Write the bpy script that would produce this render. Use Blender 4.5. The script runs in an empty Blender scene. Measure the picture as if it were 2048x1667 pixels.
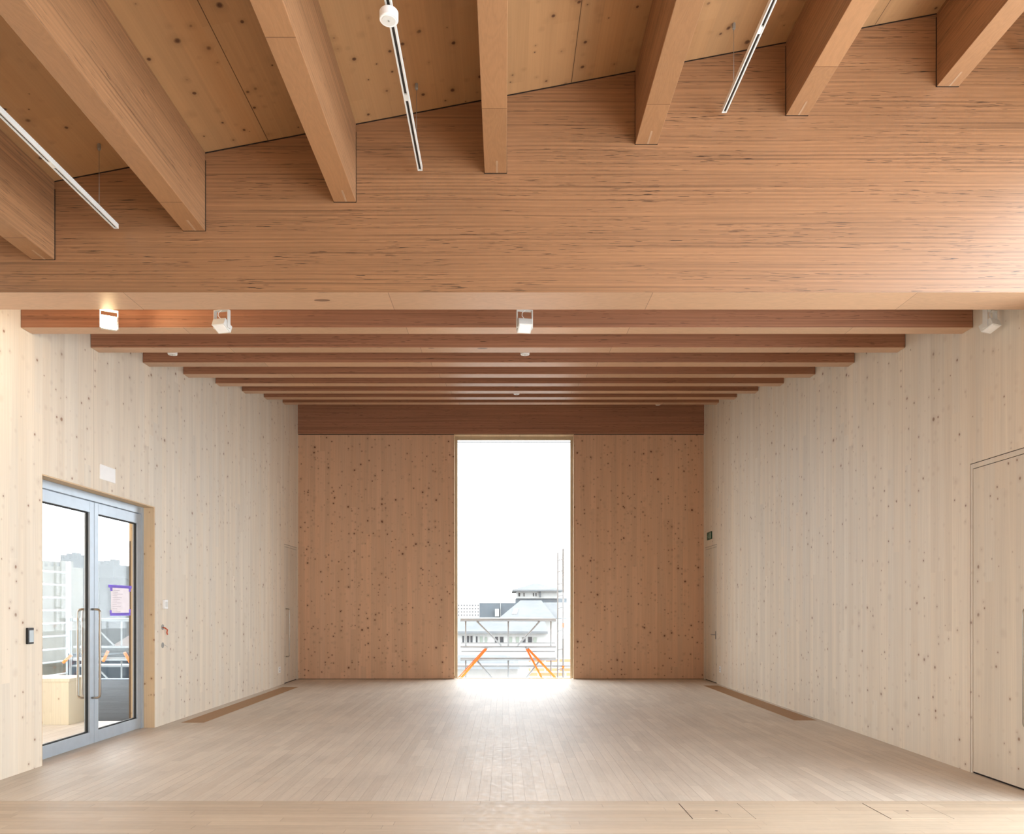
import bpy, bmesh, math, random
from mathutils import Vector, Matrix
random.seed(7)
scene = bpy.context.scene
C = scene.collection

# ------------------------------------------------------------------ camera
F = 1500.0          # focal length in pixels of the 2048 px wide frame
cam_d = bpy.data.cameras.new('camera')
cam = bpy.data.objects.new('camera', cam_d); C.objects.link(cam)
cam.location = (0, 0, 1.5); cam.rotation_euler = (math.pi/2, 0, 0)
cam_d.sensor_fit = 'HORIZONTAL'; cam_d.sensor_width = 36
cam_d.lens = 36*F/2048
cam_d.shift_x = 16/2048; cam_d.shift_y = 384.5/2048
cam_d.clip_end = 1000
scene.camera = cam

# ------------------------------------------------------------------ world, exposure
w = bpy.data.worlds.new('overcast_sky'); scene.world = w; w.use_nodes = True
bg = w.node_tree.nodes['Background']
bg.inputs['Color'].default_value = (0.90, 0.955, 1.0, 1)
bg.inputs['Strength'].default_value = 2.9
scene.view_settings.view_transform = 'Standard'
scene.view_settings.look = 'None'
scene.view_settings.gamma = 1
scene.view_settings.use_curve_mapping = False
scene.view_settings.exposure = 1.58

# main dimensions (metres; X right, Y away from the camera, Z up)
XL, XR, YE = -4.43, 4.30, 16.15
YG0, YG1 = 5.79, 6.12
YB0 = -3.6
HX = 4.60                                   # right glazed side of the front hall
def ceil_front(x): return 5.461 + 0.19*x
def beam_y(i): return 6.872 + 1.16*(i-1)
def beam_z(i): return 4.081 + 0.2217*(i-1)
def ceil_inner(y): return 4.70 + 0.191*(y-6.872)

def portal(name, loc, rot, sx, sy):
    d = bpy.data.lights.new(name, 'AREA'); d.shape = 'RECTANGLE'; d.size = sx; d.size_y = sy
    d.cycles.is_portal = True
    o = bpy.data.objects.new(name, d); C.objects.link(o); o.location = loc; o.rotation_euler = rot
P2 = math.pi/2
portal('portal_end_window', (0.215, YE+.24, 2.6), (-P2, 0, 0), 2.5, 5.2)
portal('portal_glass_door', (XL-.35, 8.355, 1.4), (0, -P2, 0), 2.8, 2.3)
portal('portal_side_glazing', (HX+.32, 1.17, 2.6), (0, P2, 0), 5.2, 9.1)
portal('portal_added_window', (3.45, YB0-.32, 1.2), (P2, 0, 0), 1.7, 2.4)

# ------------------------------------------------------------------ helpers
def lin(c):
    return tuple(((v/255)/12.92 if v/255 <= .04045 else ((v/255+.055)/1.055)**2.4) for v in c) + (1,)

class NT:
    def __init__(s, name):
        s.m = bpy.data.materials.new(name); s.m.use_nodes = True
        s.t = s.m.node_tree; s.n = s.t.nodes; s.b = s.n['Principled BSDF']
        s.out = s.n['Material Output']
        g = s.n.new('ShaderNodeNewGeometry'); s.pos = g.outputs['Position']
        q = s.n.new('ShaderNodeSeparateXYZ'); s.t.links.new(s.pos, q.inputs[0])
        s.x, s.y, s.z = q.outputs
    def put(s, inp, v):
        if isinstance(v, bpy.types.NodeSocket): s.t.links.new(v, inp)
        else: inp.default_value = v
    def M(s, op, a, b=0.0, c=None):
        n = s.n.new('ShaderNodeMath'); n.operation = op
        s.put(n.inputs[0], a); s.put(n.inputs[1], b)
        if c is not None: s.put(n.inputs[2], c)
        return n.outputs[0]
    def vec(s, x=0.0, y=0.0, z=0.0):
        n = s.n.new('ShaderNodeCombineXYZ')
        for i, v in enumerate((x, y, z)): s.put(n.inputs[i], v)
        return n.outputs[0]
    def noise(s, v, scale=1.0, detail=2.0, rough=.5, dist=0.0):
        n = s.n.new('ShaderNodeTexNoise'); s.put(n.inputs['Vector'], v)
        n.inputs['Scale'].default_value = scale; n.inputs['Detail'].default_value = detail
        n.inputs['Roughness'].default_value = rough; n.inputs['Distortion'].default_value = dist
        return n.outputs[0]
    def white(s, v):
        n = s.n.new('ShaderNodeTexWhiteNoise'); n.noise_dimensions = '3D'
        s.put(n.inputs['Vector'], v); return n.outputs['Value']
    def voro(s, v, rnd=1.0):
        n = s.n.new('ShaderNodeTexVoronoi'); s.put(n.inputs['Vector'], v)
        n.inputs['Scale'].default_value = 1; n.inputs['Randomness'].default_value = rnd
        return n.outputs['Distance'], n.outputs['Color']
    def map(s, v, a, b, c=0.0, d=1.0):
        n = s.n.new('ShaderNodeMapRange'); n.clamp = True
        s.put(n.inputs['Value'], v)
        for k, q in zip(('From Min', 'From Max', 'To Min', 'To Max'), (a, b, c, d)): s.put(n.inputs[k], q)
        return n.outputs[0]
    def mix(s, f, a, b, mode='MIX'):
        n = s.n.new('ShaderNodeMix'); n.data_type = 'RGBA'; n.blend_type = mode
        s.put(n.inputs[0], f); s.put(n.inputs[6], a); s.put(n.inputs[7], b)
        return n.outputs[2]
    def gain(s, col, f):                      # multiply colour by a scalar socket
        n = s.n.new('ShaderNodeVectorMath'); n.operation = 'SCALE'
        s.put(n.inputs[0], col[:3] if isinstance(col, tuple) else col); s.put(n.inputs['Scale'], f); return n.outputs[0]
    def sep(s, col):
        n = s.n.new('ShaderNodeSeparateColor'); s.put(n.inputs[0], col); return n.outputs
    def bump(s, h, strength=.3, dist=.002):
        n = s.n.new('ShaderNodeBump'); n.inputs['Strength'].default_value = strength
        n.inputs['Distance'].default_value = dist; s.put(n.inputs['Height'], h)
        s.t.links.new(n.outputs[0], s.b.inputs['Normal'])
    def done(s, col, rough=.6, spec=.5, metal=0.0):
        s.put(s.b.inputs['Base Color'], col); s.put(s.b.inputs['Roughness'], rough)
        s.b.inputs['Specular IOR Level'].default_value = spec
        s.b.inputs['Metallic'].default_value = metal
        return s.m

def plain(name, rgb, rough=.5, metal=0.0, spec=.5):
    s = NT(name)
    n = s.noise(s.pos, 9, 2)
    return s.done(s.gain(lin(rgb), s.map(n, .3, .7, .96, 1.04)), rough, spec, metal)

def spruce(name, axis, base, knot, knot_amt=1.0, strip=.12, rough=.55, tone=.07, spec=.4, cell=.175, kr=.024, seam=None):
    """Glued spruce lamellas with knots. axis: direction across the lamellas ('x','y'); grain runs along 'z' or 'y'."""
    s = NT(name)
    u, v = {'x': (s.x, s.z), 'y': (s.y, s.z), 'c': (s.x, s.y)}[axis]
    sid = s.M('FLOOR', s.M('DIVIDE', u, strip))
    seg = s.M('FLOOR', s.M('ADD', s.M('MULTIPLY', v, .38), s.M('MULTIPLY', s.white(s.vec(sid, 3.1)), 9.0)))
    r = s.white(s.vec(sid, seg, 1.7))
    wob = s.noise(s.vec(s.M('MULTIPLY', u, 3), s.M('MULTIPLY', v, .5), sid), 1, 2)
    grain = s.noise(s.vec(s.M('MULTIPLY', s.M('ADD', u, s.M('MULTIPLY', wob, .05)), 75), s.M('MULTIPLY', v, 1.1), r), 1, 3, .6)
    broad = s.noise(s.vec(s.M('MULTIPLY', u, 9), s.M('MULTIPLY', v, .35), r), 1, 2)
    f = s.M('ADD', s.map(r, 0, 1, 1-tone, 1+tone), s.map(grain, .3, .7, .045, -.055))
    f = s.M('ADD', f, s.map(broad, .3, .7, -.05, .05))
    col = s.gain(lin(base), f)
    warm = s.white(s.vec(sid, seg, 8.3))
    col = s.mix(s.map(warm, 0, 1, 0, .22), col, s.gain(lin(tuple(c*k for c, k in zip(base, (1.0, .93, .84)))), f))
    # lamella joints
    fr = s.M('FRACT', s.M('DIVIDE', u, strip))
    line = s.map(s.M('ABSOLUTE', s.M('SUBTRACT', fr, .5)), .485, .5, 0, 1)
    jn = s.M('MULTIPLY', line, s.map(s.white(s.vec(sid, 5.5)), .4, 1, 0, .22))
    col = s.mix(jn, col, s.gain(lin(knot), 1.3))
    if seam:
        so, sp, sa = seam
        sl = s.map(s.M('ABSOLUTE', s.M('SUBTRACT', s.M('FRACT', s.M('ADD', s.M('DIVIDE', s.M('SUBTRACT', u, so), sp), .5)), .5)), .0018/sp, .0035/sp, sa, 0)
        col = s.mix(sl, col, s.gain(lin(knot), .6))
    # knots, grouped in rings up the stem
    tot = None
    for k, (c, rad, amt, sd) in enumerate(((cell, kr, .62, 0.), (cell*.5, kr*.62, .5, 21.3))):
        vu = s.M('ADD', s.M('DIVIDE', u, c), s.M('MULTIPLY', s.noise(s.vec(s.M('MULTIPLY', u, 14), s.M('MULTIPLY', v, 14), 2.0), 1, 1), .12))
        d, cc = s.voro(s.vec(vu, s.M('DIVIDE', v, c*1.05), sd))
        ch = s.sep(cc)
        rr = s.M('MULTIPLY', s.map(ch[0], 1-amt, 1, .25, 1.0), rad/c)
        on = s.M('GREATER_THAN', ch[0], 1-amt)
        clus = s.map(s.noise(s.vec(s.M('MULTIPLY', u, 1.1), s.M('MULTIPLY', v, 2.3), sd), 1, 1), .28, .36)
        core = s.M('MULTIPLY', s.M('SUBTRACT', 1.0, s.map(s.M('DIVIDE', d, rr), .55, 1.0)), s.M('MULTIPLY', on, clus))
        halo = s.M('MULTIPLY', s.M('SUBTRACT', 1.0, s.map(s.M('DIVIDE', d, rr), .8, 2.6)), s.M('MULTIPLY', on, clus))
        a = s.M('ADD', s.M('MULTIPLY', core, .75), s.M('MULTIPLY', halo, .18))
        tot = a if tot is None else s.M('MAXIMUM', tot, a)
    col = s.mix(s.M('MULTIPLY', tot, knot_amt), col, lin(knot))
    s.bump(grain, .12, .001)
    return s.done(col, rough, spec)

def lvl_side(name, base, dark, rough=.5, spec=.45, contrast=1.0):
    """Edge of laminated veneer timber: thin horizontal veneer lines, short dark dashes."""
    s = NT(name)
    warp = s.M('MULTIPLY', s.noise(s.vec(s.M('MULTIPLY', s.x, .5), s.M('MULTIPLY', s.y, .5), s.M('MULTIPLY', s.z, 1.5)), 1, 2), .03)
    zz = s.M('ADD', s.z, warp)
    lo = s.vec(s.M('MULTIPLY', s.x, .35), s.M('MULTIPLY', s.y, .35), s.M('MULTIPLY', zz, 66))
    fi = s.vec(s.M('MULTIPLY', s.x, 5), s.M('MULTIPLY', s.y, 5), s.M('MULTIPLY', zz, 190))
    br = s.vec(s.M('MULTIPLY', s.x, .5), s.M('MULTIPLY', s.y, .5), s.M('MULTIPLY', zz, 7))
    band = s.noise(lo, 1, 1.5, .5); fine = s.noise(fi, 1, 2, .6); broad = s.noise(br, 1, 2)
    f = s.M('ADD', s.map(band, .3, .7, 1-.17*contrast, 1+.15*contrast), s.map(fine, .3, .7, -.09*contrast, .08*contrast))
    f = s.M('ADD', f, s.map(broad, .3, .7, -.07, .07))
    ph = s.M('ADD', s.M('MULTIPLY', zz, 2*math.pi/.031), s.M('MULTIPLY', broad, 9))
    f = s.M('ADD', f, s.M('MULTIPLY', s.M('MULTIPLY', s.M('SINE', ph), s.map(fine, .3, .7, .3, 1.6)), .085*contrast))
    col = s.gain(lin(base), f)
    col = s.mix(s.map(band, .42, .25, 0, .38*contrast), col, lin(dark))
    ds = s.noise(s.vec(s.M('MULTIPLY', s.x, 7), s.M('MULTIPLY', s.y, 7), s.M('MULTIPLY', zz, 230)), 1, 1, .4)
    cl = s.noise(s.vec(s.M('MULTIPLY', s.x, 1.3), s.M('MULTIPLY', s.y, 1.3), s.M('MULTIPLY', zz, 12)), 1, 1)
    dash = s.M('MULTIPLY', s.map(ds, .66, .70), s.map(cl, .44, .54))
    col = s.mix(s.M('MULTIPLY', dash, .85), col, lin(tuple(c*.5 for c in dark)))
    s.bump(band, .15, .002)
    return s.done(col, rough, spec)

def veneer(name, run, base, dark, rough=.42, spec=.5, seg0=-.895, seglen=2.045):
    """Smooth face veneer on beam undersides; run is the beam direction."""
    s = NT(name)
    u, v = (s.x, s.y) if run == 'x' else (s.y, s.x)
    bid = s.M('FLOOR', s.M('DIVIDE', s.M('ADD', v, .45), 1.16))
    off = 0.0 if run == 'x' else s.M('MULTIPLY', s.white(s.vec(bid, 4.2)), seglen)
    seg = s.M('FLOOR', s.M('DIVIDE', s.M('ADD', s.M('SUBTRACT', u, seg0), off), seglen))
    fr = s.M('FRACT', s.M('DIVIDE', s.M('ADD', s.M('SUBTRACT', u, seg0), off), seglen))
    r = s.white(s.vec(seg, bid, .7))
    w_ = s.noise(s.vec(s.M('MULTIPLY', u, 1.6), s.M('MULTIPLY', v, 7), r), 1, 2, .5, .6)
    rings = s.M('SINE', s.M('MULTIPLY', w_, 70))
    pores = s.noise(s.vec(s.M('MULTIPLY', u, 22), s.M('MULTIPLY', v, 160), r), 1, 2)
    f = s.M('ADD', s.map(r, 0, 1, .9, 1.08), s.M('MULTIPLY', rings, .035))
    f = s.M('ADD', f, s.map(pores, .3, .7, -.05, .05))
    col = s.gain(lin(base), f)
    seam = s.map(s.M('ABSOLUTE', s.M('SUBTRACT', fr, .5)), .4985, .4992)
    col = s.mix(s.M('MULTIPLY', seam, .7), col, lin(dark))
    d, cc = s.voro(s.vec(s.M('MULTIPLY', u, 1.5), s.M('MULTIPLY', v, 4.2), 3.0)); ch = s.sep(cc)
    kn = s.M('MULTIPLY', s.M('LESS_THAN', d, s.M('MULTIPLY', ch[1], .11)), s.M('GREATER_THAN', ch[0], .62))
    kn = s.M('MULTIPLY', kn, s.M('GREATER_THAN', r, .45))
    col = s.mix(s.M('MULTIPLY', kn, .75), col, lin(dark))
    s.bump(pores, .1, .001)
    return s.done(col, rough, spec)

def planks(name, run, base, alt, width=.0935, length=.95, rough=.33, joint=(150, 128, 110), spec=.5, tone=.09):
    s = NT(name)
    u, v = (s.x, s.y) if run == 'y' else (s.y, s.x)       # u across the boards, v along
    q = s.M('DIVIDE', s.M('ADD', u, .02), width); sid = s.M('FLOOR', q)
    vv = s.M('ADD', s.M('DIVIDE', v, length), s.M('MULTIPLY', s.white(s.vec(sid, 1.3)), 7.0))
    seg = s.M('FLOOR', vv)
    r = s.white(s.vec(sid, seg, .9)); r2 = s.white(s.vec(sid, seg, 6.2))
    g = s.noise(s.vec(s.M('MULTIPLY', u, 55), s.M('MULTIPLY', v, 3.0), r), 1, 3, .6)
    wear = s.noise(s.vec(u, v), 1.1, 3, .55)
    f = s.M('ADD', s.map(r, 0, 1, 1-tone, 1+tone), s.map(g, .3, .7, -.06, .06))
    f = s.M('ADD', f, s.map(wear, .3, .7, -.07, .07))
    col = s.mix(s.map(r2, .2, 1, 0, .8), lin(base), lin(alt)); col = s.gain(col, f)
    ju = s.map(s.M('ABSOLUTE', s.M('SUBTRACT', s.M('FRACT', q), .5)), .472, .492)
    jv = s.map(s.M('ABSOLUTE', s.M('SUBTRACT', s.M('FRACT', vv), .5)), .4972, .499)
    jt = s.M('MAXIMUM', ju, s.M('MULTIPLY', jv, .8))
    keep = s.map(s.noise(s.vec(s.M('MULTIPLY', u, 3), s.M('MULTIPLY', v, .6)), 1, 1), .35, .6, .25, 1)
    col = s.mix(s.M('MULTIPLY', s.M('MULTIPLY', jt, keep), .75), col, lin(joint))
    sc = s.noise(s.vec(u, v), 16, 3, .6)
    s.bump(s.M('ADD', s.M('MULTIPLY', jt, -1.0), s.M('MULTIPLY', s.M('ADD', g, sc), .35)), .35, .0015)
    return s.done(col, s.map(sc, .3, .7, rough-.05, rough+.1), spec)

def glass_mat(name, tint=(.96, .965, .965), refl=1.0):
    s = NT(name); s.n.remove(s.b)
    tr = s.n.new('ShaderNodeBsdfTransparent'); tr.inputs[0].default_value = tint+(1,)
    gl = s.n.new('ShaderNodeBsdfGlossy'); gl.inputs['Roughness'].default_value = .0
    fr = s.n.new('ShaderNodeFresnel'); g = s.n.new('ShaderNodeNewGeometry')
    s.put(fr.inputs['IOR'], s.M('ADD', 1.45, s.M('MULTIPLY', g.outputs['Backfacing'], 1/1.45-1.45)))
    mx = s.n.new('ShaderNodeMixShader')
    s.t.links.new(s.M('MULTIPLY', fr.outputs[0], refl), mx.inputs[0])
    s.t.links.new(tr.outputs[0], mx.inputs[1]); s.t.links.new(gl.outputs[0], mx.inputs[2])
    s.t.links.new(mx.outputs[0], s.out.inputs[0]); return s.m

def stone(name, base, dark, scale=1.0):
    s = NT(name)
    a = s.noise(s.pos, .45*scale, 4, .6); b = s.noise(s.pos, 3*scale, 3, .6)
    f = s.M('ADD', s.map(a, .35, .65, 0, .8), s.map(b, .35, .65, -.2, .3))
    return s.done(s.mix(f, lin(dark), lin(base)), .9, .1)

MAT = {}
MAT['wall_side'] = spruce('pale_spruce_side', 'y', (236, 226, 210), (146, 108, 80), .95, tone=.035, seam=(8.1, 2.45, .35))
MAT['wall_end'] = spruce('spruce_end_wall', 'x', (222, 182, 150), (112, 64, 40), 1.0, strip=.11, cell=.145, kr=.027, tone=.05)  # warmer than the side spruce: bounced light partly put into the base colour
MAT['reveal'] = spruce('spruce_reveal', 'x', (222, 196, 160), (138, 88, 52), .9)
MAT['door_wood'] = spruce('spruce_door', 'y', (226, 217, 202), (140, 102, 74), .9, strip=.14, tone=.03)
MAT['ceil'] = spruce('pine_ceiling', 'c', (180, 141, 100), (76, 42, 23), 1.0, strip=.17, cell=.17, kr=.028, tone=.05, rough=.5, seam=(-1.82, 2.34, .9))
MAT['lvl'] = lvl_side('laminated_veneer_edge', (156, 114, 79), (84, 52, 31), rough=.45, spec=1.0)
MAT['lvl_dim'] = lvl_side('laminated_veneer_edge_red', (168, 118, 90), (104, 62, 42), contrast=.8)
MAT['ven_x'] = veneer('beam_underside_across', 'x', (200, 160, 126), (100, 62, 40), rough=.36, spec=.8)
MAT['ven_y'] = veneer('beam_underside_along', 'y', (166, 123, 86), (88, 52, 32), seg0=0, seglen=2.6)
MAT['floor'] = planks('oak_boards_stage', 'y', (217, 205, 190), (209, 195, 179), rough=.55, spec=1.0, tone=.055)
MAT['floor_front'] = planks('oak_boards_front', 'x', (208, 190, 167), (200, 180, 156), length=1.3, rough=.55, spec=1.0, tone=.055)
MAT['grille'] = plain('oak_grille', (176, 136, 96), .5)
MAT['filler'] = plain('pale_filler', (178, 146, 116), .6)
MAT['gap'] = plain('painted_gap_shade', (38, 28, 22), .9)  # dark colour standing in for the shade inside gaps
MAT['alu'] = plain('door_aluminium', (178, 190, 202), .35, .25)
MAT['gasket'] = plain('black_gasket', (22, 24, 26), .6)
MAT['steel'] = plain('brushed_steel', (168, 160, 150), .28, .9)
MAT['white'] = plain('white_plastic', (253, 253, 253), .45)
MAT['whitem'] = plain('white_metal', (226, 226, 222), .4)
MAT['grey'] = plain('grey_metal', (150, 148, 142), .45)
MAT['slot'] = plain('track_slot', (58, 52, 46), .6)
MAT['black'] = plain('black_plastic', (26, 28, 30), .4)
MAT['screen'] = plain('reader_screen', (188, 200, 206), .25)
MAT['glass'] = glass_mat('window_glass')
MAT['glass_door'] = glass_mat('door_glass', (.92, .94, .94), .4)
MAT['win_frame'] = plain('window_frame_bronze', (196, 176, 146), .45, .1)
MAT['galv'] = plain('galvanised_tube', (116, 118, 118), .6, .1)
MAT['orange'] = plain('orange_tube', (204, 92, 18), .6, 0, .2)
MAT['green'] = plain('exit_green', (34, 86, 66), .5)
MAT['signglyph'] = plain('exit_glyph', (150, 176, 160), .5)
MAT['purple'] = plain('purple_tape', (170, 150, 236), .6)
MAT['paper'] = plain('paper', (240, 236, 240), .7)
def translucent(m, amt):
    t = m.node_tree; b = t.nodes['Principled BSDF']; o = t.nodes['Material Output']
    tl = t.nodes.new('ShaderNodeBsdfTranslucent'); mx = t.nodes.new('ShaderNodeMixShader'); mx.inputs[0].default_value = amt
    src = b.inputs['Base Color'].links[0].from_socket; t.links.new(src, tl.inputs[0])
    t.links.new(b.outputs[0], mx.inputs[1]); t.links.new(tl.outputs[0], mx.inputs[2]); t.links.new(mx.outputs[0], o.inputs[0])
translucent(MAT['paper'], .55); translucent(MAT['purple'], .5)
MAT['ink'] = plain('faint_print', (186, 180, 190), .7)
MAT['red'] = plain('orange_cable', (206, 82, 30), .5)

BMS = []
def bm_new(): return bmesh.new()
def bx(bm, x0, x1, y0, y1, z0, z1, mi=0, mi_bottom=None):
    v = [bm.verts.new(p) for p in ((x0,y0,z0),(x1,y0,z0),(x1,y1,z0),(x0,y1,z0),(x0,y0,z1),(x1,y0,z1),(x1,y1,z1),(x0,y1,z1))]
    fs = []
    for k, q in enumerate(((0,3,2,1),(4,5,6,7),(0,1,5,4),(1,2,6,5),(2,3,7,6),(3,0,4,7))):
        f = bm.faces.new([v[i] for i in q]); f.material_index = mi
        if k == 0 and mi_bottom is not None: f.material_index = mi_bottom
        fs.append(f)
    return v
def box(*a, **k): bm = bm_new(); bx(bm, *a, **k); return bm
def prism(bm, pts, a0, a1, axis='y', mi=0, top_fn=None):
    """extrude a polygon; pts in the other two axes"""
    def P(p, a): return {'y': (p[0], a, p[1]), 'x': (a, p[0], p[1]), 'z': (p[0], p[1], a)}[axis]
    A = [bm.verts.new(P(p, a0)) for p in pts]; B = [bm.verts.new(P(p, a1)) for p in pts]
    n = len(pts)
    for fv in [A[::-1], B] + [[A[i], A[(i+1) % n], B[(i+1) % n], B[i]] for i in range(n)]:
        f = bm.faces.new(fv); f.material_index = mi
    bmesh.ops.recalc_face_normals(bm, faces=bm.faces[:])
def tube(bm, pts, r, n=10, mi=0, cap=True):
    pts = [Vector(p) for p in pts]; rings = []; up = None
    for i, p in enumerate(pts):
        d = (pts[min(i+1, len(pts)-1)] - pts[max(i-1, 0)]).normalized()
        if up is None: up = Vector((0,0,1)) if abs(d.z) < .9 else Vector((1,0,0))
        s_ = d.cross(up).normalized(); up = s_.cross(d).normalized()
        rings.append([bm.verts.new(p + (s_*math.cos(t)+up*math.sin(t))*r) for t in [2*math.pi*k/n for k in range(n)]])
    for a, b in zip(rings, rings[1:]):
        for k in range(n):
            f = bm.faces.new((a[k], a[(k+1) % n], b[(k+1) % n], b[k])); f.material_index = mi; f.smooth = True
    if cap:
        for q in (rings[0][::-1], rings[-1]):
            bm.faces.new(q).material_index = mi
def lathe(bm, prof, c, n=32, axis='z', mi=0):
    rings = []
    for r, h in prof:
        ring = []
        for k in range(n):
            t = 2*math.pi*k/n; a, b = r*math.cos(t), r*math.sin(t)
            p = (a, b, h) if axis == 'z' else ((a, h, b) if axis == 'y' else (h, a, b))
            ring.append(bm.verts.new((c[0]+p[0], c[1]+p[1], c[2]+p[2])))
        rings.append(ring)
    for a, b in zip(rings, rings[1:]):
        for k in range(n):
            f = bm.faces.new((a[k], a[(k+1) % n], b[(k+1) % n], b[k])); f.material_index = mi
    bm.faces.new(rings[0][::-1]).material_index = mi; bm.faces.new(rings[-1]).material_index = mi
    bmesh.ops.recalc_face_normals(bm, faces=bm.faces[:])
def tr(bm, m): bmesh.ops.transform(bm, matrix=m, verts=bm.verts[:]); return bm

def wpos(o):
    p = Vector(o.location)
    while o.parent: o = o.parent; p = p + Vector(o.location)
    return p
def obj(name, bm, mats, parent=None, origin=None, bevel=0.0, world=True):
    """mesh coordinates are in world space; origin re-bases them"""
    if not isinstance(mats, (list, tuple)): mats = [mats]
    base = Vector(origin) if origin is not None else Vector((0,0,0))
    off = base if parent is None else wpos(parent)
    me = bpy.data.meshes.new(name)
    if world: bmesh.ops.translate(bm, vec=-off, verts=bm.verts[:])
    bm.to_mesh(me); bm.free()
    for m in mats: me.materials.append(MAT[m] if isinstance(m, str) else m)
    o = bpy.data.objects.new(name, me); C.objects.link(o)
    if parent is None: o.location = base
    else: o.parent = parent
    if bevel:
        md = o.modifiers.new('bevel', 'BEVEL'); md.width = bevel; md.segments = 2; md.limit_method = 'ANGLE'
        md.angle_limit = math.radians(40)
    return o
def thing(name, loc, label=None, cat=None, group=None, kind=None):
    o = bpy.data.objects.new(name, None); o.empty_display_size = .1; C.objects.link(o); o.location = loc
    return tag(o, label, cat, group, kind)
def tag(o, label=None, cat=None, group=None, kind=None):
    if label: o['label'] = label
    if cat: o['category'] = cat
    if group: o['group'] = group
    if kind: o['kind'] = kind
    return o
def struct(name, bm, mats, **k):
    return tag(obj(name, bm, mats, **k), kind='structure')
def sheet(bm, u0, u1, v0, v1, holes, place, mi=0):
    """slab of rectangles over (u,v) leaving the holes open; place(u0,u1,v0,v1) adds one box"""
    us = sorted({u0, u1} | {h[0] for h in holes} | {h[1] for h in holes})
    vs = sorted({v0, v1} | {h[2] for h in holes} | {h[3] for h in holes})
    us = [u for u in us if u0 <= u <= u1]; vs = [v for v in vs if v0 <= v <= v1]
    for a, b in zip(us, us[1:]):
        run = None
        for c, d in zip(vs, vs[1:]):
            cu, cv = (a+b)/2, (c+d)/2
            hole = any(h[0] < cu < h[1] and h[2] < cv < h[3] for h in holes)
            if hole:
                if run: place(a, b, *run); run = None
            else: run = (run[0], d) if run else (c, d)
        if run: place(a, b, *run)

# ------------------------------------------------------------------ structure
YB = -3.6                                   # rear wall plane of the front hall
YS = 5.875                                  # line where the floor boards turn
GL = (-4.283, -3.972, 9.93, 14.5)           # floor grilles (x0,x1,y0,y1)
GR = (3.925, 4.235, 10.13, 14.8)
bm = bm_new()
sheet(bm, XL-.35, XR+.35, YS, YE+.05, [GL, GR], lambda a,b,c,d: bx(bm, a, b, c, d, -.06, 0, 0))
bx(bm, XL-.35, XR+.35, YS, YE+.05, -.16, -.06, 2)
bx(bm, XL-.35, HX+.3, YB-.2, YS-.004, -.06, 0, 1)
bx(bm, XL-.35, HX+.3, YB-.2, YS-.004, -.16, -.06, 2)
struct('floor', bm, ['floor', 'floor_front', 'gap'])

DL = (7.19, 9.52, 0, 2.80)                  # glass door opening (y0,y1,z0,z1)
D2 = (15.10, 16.06, 0, 2.82)                # far flush door, left wall
D3 = (15.14, 16.06, 0, 2.82)                # far flush door, right wall
D4 = (5.89, 6.92, 0, 2.84)                  # near flush door, right wall
bm = bm_new()
sheet(bm, YB, YE+.3, 0, 7.2, [DL, D2], lambda a,b,c,d: bx(bm, XL-.30, XL, a, b, c, d))
bx(bm, XL-.30, XL-.06, D2[0], D2[1], 0, D2[3])
struct('wall_left', bm, ['wall_side'])
bm = bm_new()
sheet(bm, YG0, YE+.3, 0, 7.2, [D3, D4], lambda a,b,c,d: bx(bm, XR, XR+.2995, a, b, c, d))
bx(bm, XR+.06, XR+.30, D3[0], D3[1], 0, D3[3]); bx(bm, XR+.06, XR+.30, D4[0], D4[1], 0, D4[3])
struct('wall_right', bm, ['wall_side'])
WX0, WX1, WZ1 = -1.077, 1.507, 5.262        # end window opening
bm = bm_new()
sheet(bm, XL, XR, 0, 7.0, [(WX0, WX1, -1, WZ1)], lambda a,b,c,d: bx(bm, a, b, YE, YE+.30, c, d))
struct('wall_back', bm, ['wall_end'])
bm = bm_new(); bx(bm, XL, XR, YE-.006, YE, 5.255, 5.268); bx(bm, XL, WX0-.03, YE-.004, YE, 0, .008); bx(bm, WX1+.03, XR, YE-.004, YE, 0, .008)
struct('shade_strip_1', bm, 'gap')  # dark strips painting the shadow lines at wall head and foot
bm = bm_new(); prism(bm, [(XL, ceil_front(XL)-.006), (XR, ceil_front(XR)-.006), (XR, ceil_front(XR)), (XL, ceil_front(XL))], YG0-.004, YG0-.0002, 'y')
struct('shade_strip_2', bm, 'gap')  # dark strip painting the shade where ceiling meets girder

# front hall: rear wall with a window added for its light, right side with large glazing, behind / beside the camera
bm = bm_new()
sheet(bm, XL-.3, HX+.3, 0, 7.2, [(2.6, 4.3, 0, 2.4)], lambda a,b,c,d: bx(bm, a, b, YB-.3, YB, c, d))
struct('wall_front', bm, ['wall_end'])
bm = bm_new()
sheet(bm, YB, YG1-.02, 0, 7.2, [(-3.4, 5.74, 0, 5.2)], lambda a,b,c,d: bx(bm, HX, HX+.3, a, b, c, d))
struct('wall_side', bm, ['wall_side'])
def glazing(name, axis, c, a0, a1, z0, z1, n):
    t = thing(name, ((a0+a1)/2, c, z0) if axis == 'x' else (c, (a0+a1)/2, z0), kind='structure')
    bm = bm_new(); g = bm_new(); fw = .035
    def put(b, p, q, zz0, zz1, th): (bx(b, p, q, c-th, c+th, zz0, zz1) if axis == 'x' else bx(b, c-th, c+th, p, q, zz0, zz1))
    for k in range(n+1):
        p = a0+(a1-a0)*k/n; p0 = max(a0, p-fw); p1 = min(a1, p+fw); put(bm, p0, p1, z0, z1, .04)
    put(bm, a0+fw, a1-fw, z0, z0+.07, .035); put(bm, a0+fw, a1-fw, z1-.07, z1, .035)
    put(g, a0+.01, a1-.01, z0+.02, z1-.02, .006)
    obj('window_frame', bm, 'alu', t); obj('window_pane', g, 'glass', t)
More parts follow.
